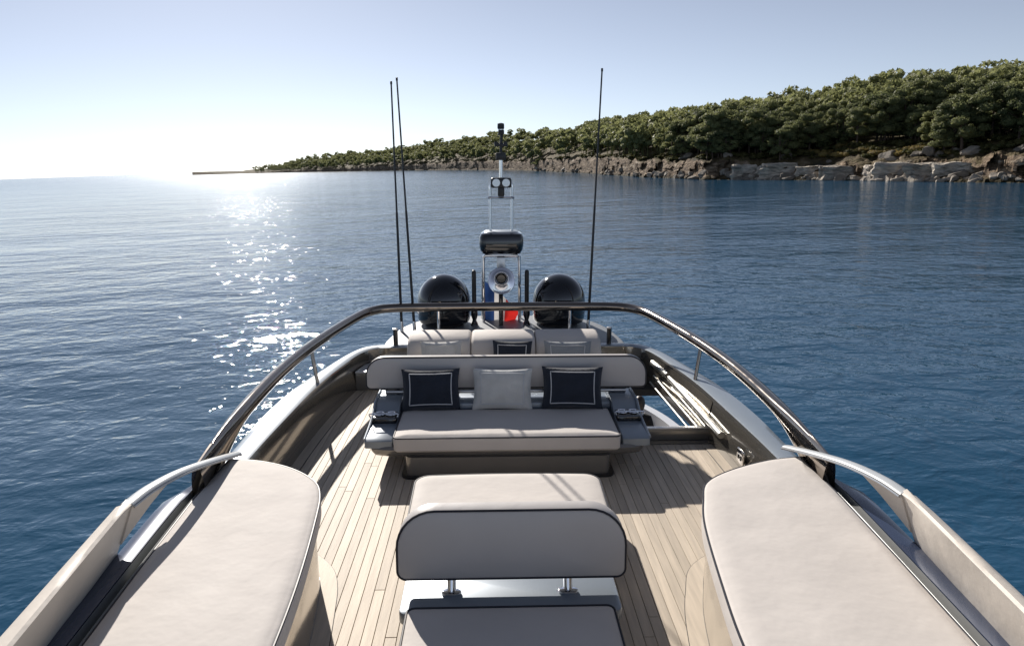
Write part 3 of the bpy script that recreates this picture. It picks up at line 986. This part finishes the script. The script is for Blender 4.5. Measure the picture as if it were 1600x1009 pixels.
for s, x0, x1 in ((-1, -1.37, -1.11), (1, 1.05, 1.31)):
    prof = [(5.965, .27), (5.965, .335), (6.0, .355), (6.28, .365), (6.42, .375), (6.62, .475), (6.70, .485), (7.0, .485), (7.0, .27)]
    a = part('armrest', prism(prof, x0, x1, .012, 2, plane='yz'), M_PAINT, sofa)
    xo = x0 if s < 0 else x1
    part('arm_edge', tube([(xo, 5.99, .345), (xo, 6.28, .372), (xo, 6.44, .40), (xo, 6.62, .485), (xo, 6.98, .492)], .014, 8), M_PAINT, sofa)
    xc = (x0+x1)/2
    tr = part('cup_holder', box(xc-.122, xc+.122, 6.33, 6.53, .36, .425, .02), M_BLACK, sofa)
    for q in (-1, 1):
        part('ring', tube([(xc+q*.057+.048*math.cos(2*math.pi*k/20), 6.43+.048*math.sin(2*math.pi*k/20), .437) for k in range(20)], .009, 8, closed=True), M_CHROME, tr)
        part('cup_well', lathe([(.044, .428), (.046, .4305)], (xc+q*.057, 6.43, 0), 20), M_BLACKM, tr)
    part('guard', tube(crom([(xc-.13, 6.34, .43), (xc-.135, 6.33, .47), (xc, 6.325, .475), (xc+.135, 6.33, .47), (xc+.13, 6.34, .43)], 4), .008, 8), M_CHROME, tr)
part('back_ledge', box(-1.11, 1.05, 6.66, 7.0, .27, .455, .02), M_PAINT, sofa)
seat_o = densify(rrect(-1.095, 1.02, 5.885, 6.63, (.05, .05, .03, .03), 4))
c = part('seat_cushion', crowned(seat_o, .255, .405, .012), M_VINYL, sofa)
part('piping', piping(offset_outline(seat_o, .003), .397), M_PIPE, c)
part('back_bar', tube([(-1.30, 6.88, .51), (1.24, 6.88, .51)], .024, 12), M_STEEL, sofa)
for xx in (-1.17, -.55, .5, 1.11):
    part('back_post', tube([(xx, 6.88, .45), (xx, 6.91, .60)], .022, 10), M_BLACKM, sofa)

def back_panel(x0, x1, z0, z1, yf, th, lean, rt_, rb_, owner, name='backrest'):
    ol = densify(rrect(x0, x1, z0, z1, (rb_, rb_, rt_, rt_), 8), .05)
    def warp(p):
        k = (p[2]-z0)
        return (p[0], p[1]+k*lean, p[2])
    n = len(ol); cx = (x0+x1)/2; cz = (z0+z1)/2
    rings = []
    def ring(d, y): return [warp((a, y, b)) for a, b in offset_outline(ol, d)]
    def scl(s, y): return [warp((cx+(a-cx)*s, y, cz+(b-cz)*s)) for a, b in offset_outline(ol, .03)]
    rings += [scl(.1, yf-.012), scl(.4, yf-.012), scl(.7, yf-.009), scl(.9, yf-.004), ring(.025, yf), ring(.01, yf+.004), ring(0, yf+.018), ring(0, yf+th-.02), ring(.012, yf+th-.005), ring(.03, yf+th), scl(.6, yf+th+.008), scl(.1, yf+th+.01)]
    b = part(name, solid_loft(rings), M_VINYLG, owner)
    part('piping', tube([warp((a, yf+.006, q)) for a, q in offset_outline(ol, .004)], .008, 6, closed=True, upv=(0, 1, 0)), M_PIPE, b)
    return b
back_panel(-1.50, 1.455, .545, .885, 6.86, .10, .05, .20, .05, sofa)

# ------------------------------------------------------------------ throw pillows
def pillow_geo(w, h, t, rnd, n=22):
    v = []; f = []; pts = {}
    def P(u, q, sd):
        pin = 1-.07*(1-abs(q)**2)
        pin2 = 1-.07*(1-abs(u)**2)
        xx = w/2*u*pin; zz = h/2*q*pin2
        th = t/2*((max(0, 1-u*u))**.42)*((max(0, 1-q*q))**.42)
        th *= 1+.10*fnoise(u*2+sd*3, q*2+w*7, rnd)
        return (xx, -sd*th, zz)
    for sd in (1, -1):
        o = len(v)
        for i in range(n+1):
            for j in range(n+1):
                u, q = -1+2*i/n, -1+2*j/n
                v.append(P(u, q, sd))
        for i in range(n):
            for j in range(n):
                a = o+i*(n+1)+j; b = a+n+1
                f.append((a, b, b+1, a+1) if sd == 1 else (a, a+1, b+1, b))
    line = []
    m = 20; e = .74; e2 = .76
    for (a, b) in (((-e, -e2), (e, -e2)), ((e, -e2), (e, e2)), ((e, e2), (-e, e2)), ((-e, e2), (-e, -e2))):
        for k in range(m):
            u = a[0]+(b[0]-a[0])*k/m; q = a[1]+(b[1]-a[1])*k/m
            p = P(u, q, 1); line.append((p[0], p[1]-.002, p[2]))
    return (v, f), tube(line, .0055, 6, closed=True, upv=(0, 1, 0))
def pillow(label, x, y, z, w, h, t, lean, rot, m, mc, group, seed):
    o = thing('throw_pillow', label, 'pillow', (x, y, z), group)
    g, ln = pillow_geo(w, h, t, seed)
    mx = Matrix.Translation((x, y, z)) @ Matrix.Rotation(R(rot), 4, 'Z') @ Matrix.Rotation(-lean, 4, 'X') @ Matrix.Translation((0, 0, h/2))
    c = part('pillow_body', xform(g, mx), m, o)
    part('trim_cord', xform(ln, mx), mc, c)
G1, G2 = 'pillows on the sofa', 'pillows on the aft bench'
pillow('navy pillow with white cord frame, on the sofa nearest the glinting water', -.80, 6.58, .405, .60, .43, .21, R(22), 3, M_NAVY, M_CORD, G1, 1)
pillow('pale grey pillow between the two navy pillows on the sofa', -.075, 6.58, .405, .62, .43, .21, R(22), -2, M_PALE, M_CORD, G1, 2)
pillow('navy pillow with white cord frame, on the sofa nearest the stair opening', .64, 6.58, .405, .63, .44, .21, R(21), -4, M_NAVY, M_CORD, G1, 3)

# ------------------------------------------------------------------ aft bench
bench = thing('aft_bench', 'white bench with three cream back cushions behind the sofa', 'bench', (0, 8.7, 0))
part('bench_body', prism([(-1.93, 8.42), (1.40, 8.42), (1.40, 8.94), (-1.68, 8.94), (-1.84, 8.74)], 0.0, .24, .012, 2), M_SHELL, bench)
part('bench_top', prism([(-1.93, 8.40), (1.42, 8.40), (1.42, 8.945), (-1.68, 8.945), (-1.86, 8.74)], .241, .262, .006, 2), M_WHITE, bench)
for (x0, x1) in ((-1.255, -.455), (-.445, .375), (.385, 1.215)):
    bo = []
    secs = []
    for xx, sh in ((x0, .05), (x0+.012, .02), (x0+.04, 0), ((x0+x1)/2, -.006), (x1-.04, 0), (x1-.012, .02), (x1, .05)):
        secs.append([(xx, 8.30+sh*.6, .265), (xx, 8.335+sh*.6, .52), (xx, 8.40+sh*.6, .62-sh*.5), (xx, 8.47, .665-sh*.6), (xx, 8.60, .69-sh*.7), (xx, 8.80, .70-sh*.7), (xx, 8.90-sh*.4, .68-sh*.6), (xx, 8.93-sh*.4, .60), (xx, 8.93-sh*.4, .265)])
    part('back_cushion', solid_loft(secs), M_VINYL, bench)
pillow('white pillow crossed by antenna shadows on the aft bench', -.80, 8.10, .265, .52, .46, .17, R(21), 5, M_OFFW, M_OFFW, G2, 4)
pillow('small dark grey pillow in the middle of the aft bench', .06, 8.10, .265, .50, .46, .16, R(21), -6, M_NAVY, M_CORD, G2, 5)
pillow('blue grey pillow on the aft bench in front of the right dome', .76, 8.10, .265, .60, .45, .16, R(22), -3, M_GREY, M_CORD, G2, 6)

# ------------------------------------------------------------------ double chaise in front
ch = thing('chaise_seat', 'cream back-to-back chaise seat with rounded backrest in the foreground', 'seat', (-.06, 4.2, 0))
part('base', prism(rrect(-.70, .58, 2.3, 4.95, .08), 0, .16, .01, 2), M_SHELL, ch)
part('platform', prism(rrect(-.745, .615, 3.60, 4.1, .05), .15, .235, .015, 2), M_PAINT, ch)
ao = densify([(a, b) for a, b in rrect(-.80, .70, 4.08, 5.30, (.05, .05, .12, .12), 6)])
ao = [(a*(1+.02*(b-4.08)), b+.03*(1-((a+.05)/.75)**2)*(1 if b > 5 else 0)) for a, b in ao]
part('pad_shell', prism(offset_outline(ao, .03), .12, .20), M_SHELL, ch)
c = part('aft_pad', crowned(ao, .19, .315, .012), M_VINYL, ch)
part('piping', piping(offset_outline(ao, .003), .305), M_PIPE, c)
fo_ = densify(rrect(-.69, .555, 2.2, 3.595, (.05, .05, .05, .05), 4))
part('pad_shell', prism(offset_outline(fo_, .03), .10, .165), M_SHELL, ch)
c = part('fore_pad', crowned(fo_, .16, .285, .010), M_VINYL, ch)
part('piping', piping(offset_outline(fo_, .003), .278), M_PIPE, c)
back_panel(-.775, .665, .325, .775, 3.80, .13, .10, .24, .06, ch)
for xx in (-.435, .30):
    b = part('back_post', tube([(xx, 3.80, .235), (xx, 3.85, .36)], .028, 14), M_CHROME, ch)
    part('post_foot', prism([(xx+.062*math.cos(2*math.pi*k/24)*(1.0), 3.79+.036*math.sin(2*math.pi*k/24)) for k in range(24)], .235, .255, .006, 2), M_CHROME, b)

# ------------------------------------------------------------------ domes, mast, aerials
def dome(x, label):
    t = thing('satellite_dome', label, 'dome', (x, 10.5, .385), 'satellite domes')
    part('mount', lathe([(.30, 0), (.30, .03), (.22, .06)], (x, 10.5, .385), 32), M_BLACKM, t)
    r = .41
    prof = [(.30, .03), (.385, .05), (.402, .08), (r, .13), (r, .36)]
    prof += [(r*math.cos(R(a)), .37+r*1.02*math.sin(R(a))) for a in range(3, 90, 6)]+[(.004, .37+r*1.02)]
    part('radome', lathe(prof, (x, 10.5, .385), 48), M_BLACK, t)
    part('seam', tube([(x+(r+.001)*math.cos(2*math.pi*k/48), 10.5+(r+.001)*math.sin(2*math.pi*k/48), .385+.20) for k in range(48)], .004, 6, closed=True), M_BLACKM, t)
dome(-.93, 'black satellite dome behind the two whip aerials')
dome(.87, 'black satellite dome beside the single whip aerial')

mast = thing('radar_mast', 'chrome mast frame with black radar, searchlights and camera pole', 'mast', (-.03, 10.6, .385))
MX, MY = -.03, 10.6
for s in (-1, 1):
    part('mast_leg', tube(crom([(MX+s*.285, MY, .385), (MX+s*.28, MY, 1.1), (MX+s*.27, MY, 1.42), (MX+s*.20, MY-.03, 1.50)], 4), .024, 10), M_CHROME, mast)
    part('mast_leg', tube([(MX+s*.31, MY+.28, .385), (MX+s*.29, MY+.12, 1.43)], .020, 10), M_CHROME, mast)
    part('upper_tube', tube(crom([(MX+s*.165, MY, 1.80), (MX+s*.165, MY, 2.35), (MX+s*.160, MY, 2.52), (MX+s*.10, MY, 2.60), (MX, MY, 2.615)], 5), .021, 10), M_CHROME, mast)
part('crossbar', tube([(MX-.25, MY-.05, 1.455), (MX+.25, MY-.05, 1.455)], .028, 10), M_CHROME, mast)
part('crossbar', tube([(MX-.20, MY-.02, 2.335), (MX+.20, MY-.02, 2.335)], .030, 10, rz=.02), M_CHROME, mast)
def rr3(w, d, z, r): return [(MX+a, MY+b, z) for a, b in rrect(-w, w, -d, d, r, 5)]
rd = part('radar', solid_loft([rr3(.20, .16, 1.48, .08), rr3(.29, .25, 1.50, .10), rr3(.325, .28, 1.56, .12), rr3(.338, .29, 1.64, .12), rr3(.335, .285, 1.75, .12), rr3(.31, .26, 1.80, .11), rr3(.27, .22, 1.818, .10)]), M_BLACK, mast)
part('radar_top', solid_loft([rr3(.262, .212, 1.819, .09), rr3(.25, .20, 1.829, .09)]), M_PAINT, rd)
sl = part('searchlight', prism(rrect(MX-.155, MX+.155, 2.485, 2.635, .035), MY-.16, MY-.06, .012, 2, plane='xz'), M_BLACKM, mast)
for s in (-1, 1):
    part('lamp', lathe([(.058, -.006), (.05, 0), (.046, .006), (.02, .012), (.004, .013)], (MX+s*.074, MY-.163, 2.56), 24, axis='y'), M_GLASS, sl)
part('lamp_bracket', prism(rrect(MX-.05, MX+.05, 2.355, 2.49, .02), MY-.13, MY-.03, .01, 2, plane='xz'), M_BLACKM, mast)
part('mast_pole', tube([(MX, MY, 2.60), (MX, MY, 2.90)], .028, 12), M_CHROME, mast)
part('junction_box', box(MX-.075, MX+.075, MY-.07, MY+.07, 2.89, 3.0, .012), M_BLACKM, mast)
part('light_pole', tube([(MX, MY, 2.98), (MX+.01, MY, 3.28)], .022, 10), M_BLACKM, mast)
part('cross_lamp', join(box(MX-.08, MX+.08, MY-.03, MY+.03, 3.09, 3.14, .01), lathe([(.03, -.03), (.03, .04)], (MX-.07, MY, 3.12), 12), lathe([(.03, -.03), (.03, .04)], (MX+.07, MY, 3.12), 12)), M_BLACKM, mast)
part('camera_head', join(box(MX-.04, MX+.05, MY-.05, MY+.05, 3.26, 3.33, .012), lathe([(.045, 3.34), (.052, 3.36), (.05, 3.42), (.02, 3.43)], (MX, MY, 0), 16)), M_BLACKM, mast)
part('anchor_light', lathe([(.042, 3.325), (.042, 3.345)], (MX, MY, 0), 16), M_GLASS, mast)

horn = thing('horn', 'chrome trumpet horn facing the deck under the radar', 'horn', (MX, 10.5, 1.13))
part('bell', lathe([(.002, .50), (.035, .50), (.04, .36), (.055, .24), (.085, .14), (.135, .06), (.20, .012), (.206, 0), (.20, -.006), (.185, .012), (.125, .07), (.075, .15), (.045, .25), (.03, .37), (.004, .38)], (MX-.005, 10.12, 1.13), 40, axis='y'), M_CHROME, horn)
part('throat_shade', lathe([(.062, .175), (.03, .20), (.004, .21)], (MX-.005, 10.12, 1.13), 24, axis='y'), M_BLACK, horn)  # black disc added for the shade deep inside the chrome bell
part('bracket', join(box(MX-.07, MX+.06, 10.44, 10.56, 1.16, 1.44, .01), ), M_STEEL, horn)

for nm, lb, xx in (('stub_aerial', 'stout black stub aerial between mast and the dome by the whip pair', -.455), ('stub_aerial', 'stout black stub aerial between mast and the dome by the single whip', .36)):
    t = thing(nm, lb, 'aerial', (xx, 10.4, .385), 'stub aerials beside the mast')
    part('rod', tube([(xx, 10.4, .60), (xx, 10.4, 1.22)], .034, 12), M_BLACKM, t)
    part('cap', lathe([(.034, 1.22), (.026, 1.245), (.004, 1.255)], (xx, 10.4, 0), 12), M_BLACKM, t)
    part('socket', lathe([(.06, .385), (.05, .42), (.03, .46), (.055, .55), (.05, .61), (.034, .62)], (xx, 10.4, 0), 14), M_BLACK, t)

def whip(label, b, tp):
    t = thing('whip_aerial', label, 'aerial', b, 'whip aerials')
    b, tp = Vector(b), Vector(tp)
    part('ferrule', tube([b, b.lerp(tp, .045)], [.028, .024], 10), M_CHROME, t)
    part('lower_rod', tube([b.lerp(tp, .04), b.lerp(tp, .5)], [.021, .017], 10), M_BLACKM, t)
    part('upper_rod', tube([b.lerp(tp, .5), b.lerp(tp, 1)], [.014, .011], 8), M_BLACKM, t)
    part('tip', lathe([(.015, -.02), (.015, .02), (.004, .025)], tp, 8), M_BLACKM, t)
whip('tall black whip aerial, leftmost of the pair', (-1.535, 10.0, .385), (-1.555, 10.02, 3.93))
whip('tall black whip aerial, right one of the pair beside the dome', (-1.345, 10.0, .385), (-1.475, 10.02, 3.98))
whip('tall black whip aerial standing alone in front of the wooded island', (1.27, 10.0, .385), (1.375, 10.02, 4.11))

for s, lb in ((-1, 'short black capped post on the aft cap beside the whip pair'), (1, 'short black capped post on the aft cap near the stair side')):
    xx = -1.495 if s < 0 else 1.43
    t = thing('cap_post', lb, 'post', (xx, 9.06, ZC), 'short posts on the aft cap')
    part('post_body', tube([(xx, 9.06, ZC), (xx, 9.06, .65)], .033, 14), M_BLACK, t)
    part('post_cap', lathe([(.037, .65), (.037, .662), (.02, .668)], (xx, 9.06, 0), 14), M_STEEL, t)

ens = thing('ensign', 'French tricolour flag drooping from its staff below the horn', 'flag', (-.06, 10.85, .385))
part('staff', tube([(-.04, 10.36, .385), (-.04, 10.40, .95)], .034, 12), M_BLACK, ens)
def flag():
    nU, nV = 36, 18
    A, B = Vector((-.30, 10.75, 1.02)), Vector((-.30, 10.75, .36))      # hoist
    C_, D = Vector((.26, 10.70, .52)), Vector((.16, 10.72, .30))        # fly
    mid = Vector((.02, 10.72, .80))
    vv = []; cols = {0: [], 1: [], 2: []}
    for i in range(nU+1):
        u = i/nU
        top = (1-u)**2*A+2*u*(1-u)*Vector((-.08, 10.72, .86))+u*u*C_
        bot = B.lerp(D, u)
        for j in range(nV+1):
            q = j/nV
            p = top.lerp(bot, q)
            p.y += .05*math.sin(u*13+q*2.2)*(.3+u)+.02*math.sin(q*9+u*5)
            vv.append(p[:])
    for i in range(nU):
        for j in range(nV):
            a = i*(nV+1)+j
            cols[min(2, i*3//nU)].append((a, a+nV+1, a+nV+2, a+1))
    return vv, cols
vv, cl = flag()
for k, (nm, m) in enumerate((('blue_stripe', M_FB), ('white_stripe', M_FW), ('red_stripe', M_FR))):
    used = sorted({i for q in cl[k] for i in q}); ix = {a: b for b, a in enumerate(used)}
    part(nm, ([vv[i] for i in used], [tuple(ix[i] for i in q) for q in cl[k]]), m, ens)

# ------------------------------------------------------------------ person on the lower deck
def person():
    px, py, z0 = 2.25, 10.62, -2.65
    t = thing('person', 'dark-haired person in black on the lower deck, glimpsed through the stair opening', 'person', (px, py, z0))
    J = {}
    pts = []; edges = []; rad = []
    def J_(p, r, par=None):
        pts.append(p); rad.append(r)
        if par is not None: edges.append((par, len(pts)-1))
        return len(pts)-1
    pel = J_((0, 0, .95), (.15, .11))
    ab = J_((0, 0, 1.12), (.135, .10), pel)
    chs = J_((0, -.01, 1.32), (.165, .115), ab)
    nk = J_((0, 0, 1.46), (.06, .06), chs)
    for s in (-1, 1):
        sh = J_((s*.17, 0, 1.40), (.065, .065), chs)
        el = J_((s*.25, .02, 1.13), (.045, .045), sh)
        wr = J_((s*.24, -.12, .93), (.032, .032), el)
        hp = J_((s*.09, 0, .90), (.09, .09), pel)
        kn = J_((s*.11, -.02, .50), (.062, .062), hp)
        an = J_((s*.11, .02, .09), (.042, .042), kn)
        J_((s*.12, -.13, .04), (.04, .035), an)
    me = bpy.data.meshes.new('body'); me.from_pydata(pts, edges, [])
    me.materials.append(M_CLOTH)
    o = link('body', me, t)
    md = o.modifiers.new('skin', 'SKIN'); md.use_smooth_shade = True
    for i, r in enumerate(rad): me.skin_vertices[0].data[i].radius = r
    me.skin_vertices[0].data[0].use_root = True
    o.modifiers.new('sub', 'SUBSURF').levels = 2
    B = Vector((px, py, z0))
    # head with face, ears and hair
    hv = []
    bm = bmesh.new(); bmesh.ops.create_uvsphere(bm, u_segments=28, v_segments=20, radius=1)
    for p in bm.verts:
        c = p.co
        x, y, z = c.x*.078, c.y*.098, c.z*.118
        if z < 0: x *= 1+.22*z/.118; y *= 1+.12*z/.118
        if y < 0:
            y -= .018*math.exp(-((c.x/.16)**2+((c.z+.12)/.20)**2))      # nose
            y += .010*math.exp(-(((abs(c.x)-.38)/.18)**2+((c.z-.08)/.12)**2))  # eye sockets
            y -= .006*math.exp(-((c.x/.35)**2+((c.z+.42)/.08)**2))      # lips
        p.co = (x+px, y+py-.015, z+z0+1.615)
    hd = part('head', bm_out(bm), M_SKIN, t)
    for s in (-1, 1):
        part('ear', lathe([(.004, -.006), (.03, -.004), (.032, .006), (.012, .008)], (px+s*.078, py+.005, z0+1.60), 14, axis='x'), M_SKIN, hd)
        part('eye', lathe([(.002, -.004), (.011, 0), (.002, .004)], (px+s*.031, py-.108, z0+1.622), 12, axis='y'), M_WHITE, hd)
    bm = bmesh.new(); bmesh.ops.create_uvsphere(bm, u_segments=28, v_segments=18, radius=1)
    for p in bm.verts:
        c = p.co.copy(); k = 1+.06*fnoise(c.x*4, c.y*4, c.z*4)
        z = c.z*.13
        if c.z < -.1 and c.y > 0: z = c.z*.17
        y = c.y*.112*k+.012
        if c.y < -.2 and c.z < .45: y = max(y, -.045)
        p.co = (px+c.x*.09*k, py+y, z0+1.64+z)
    part('hair', bm_out(bm), M_HAIR, hd)
    # hands: palm and five bent fingers each
    for s in (-1, 1):
        w = Vector((px+s*.24, py-.12, z0+.93))
        g = [tube([w, w+Vector((0, -.03, -.05)), w+Vector((0, -.05, -.09))], [.026, .036, .034], 10, rz=[.02, .018, .015])]
        for k in range(4):
            b = w+Vector((s*(.027-.018*k), -.05, -.085))
            L = (.065, .075, .072, .056)[k]
            g.append(tube([b, b+Vector((0, -.012, -L*.5)), b+Vector((0, -.004, -L*.85)), b+Vector((0, .012, -L))], [.009, .009, .008, .006], 7))
        b = w+Vector((-s*.028, -.03, -.035))
        g.append(tube([b, b+Vector((-s*.022, -.018, -.022)), b+Vector((-s*.024, -.026, -.05))], [.011, .010, .007], 7))
        part('hand', join(*g), M_SKIN, t)
    t.matrix_world = t.matrix_world @ Matrix.Rotation(R(152), 4, 'Z')      # turned away, looking out over the gunwale
person()

for o in bpy.data.objects:
    if 'base' in o: del o['base']
bpy.context.view_layer.update()
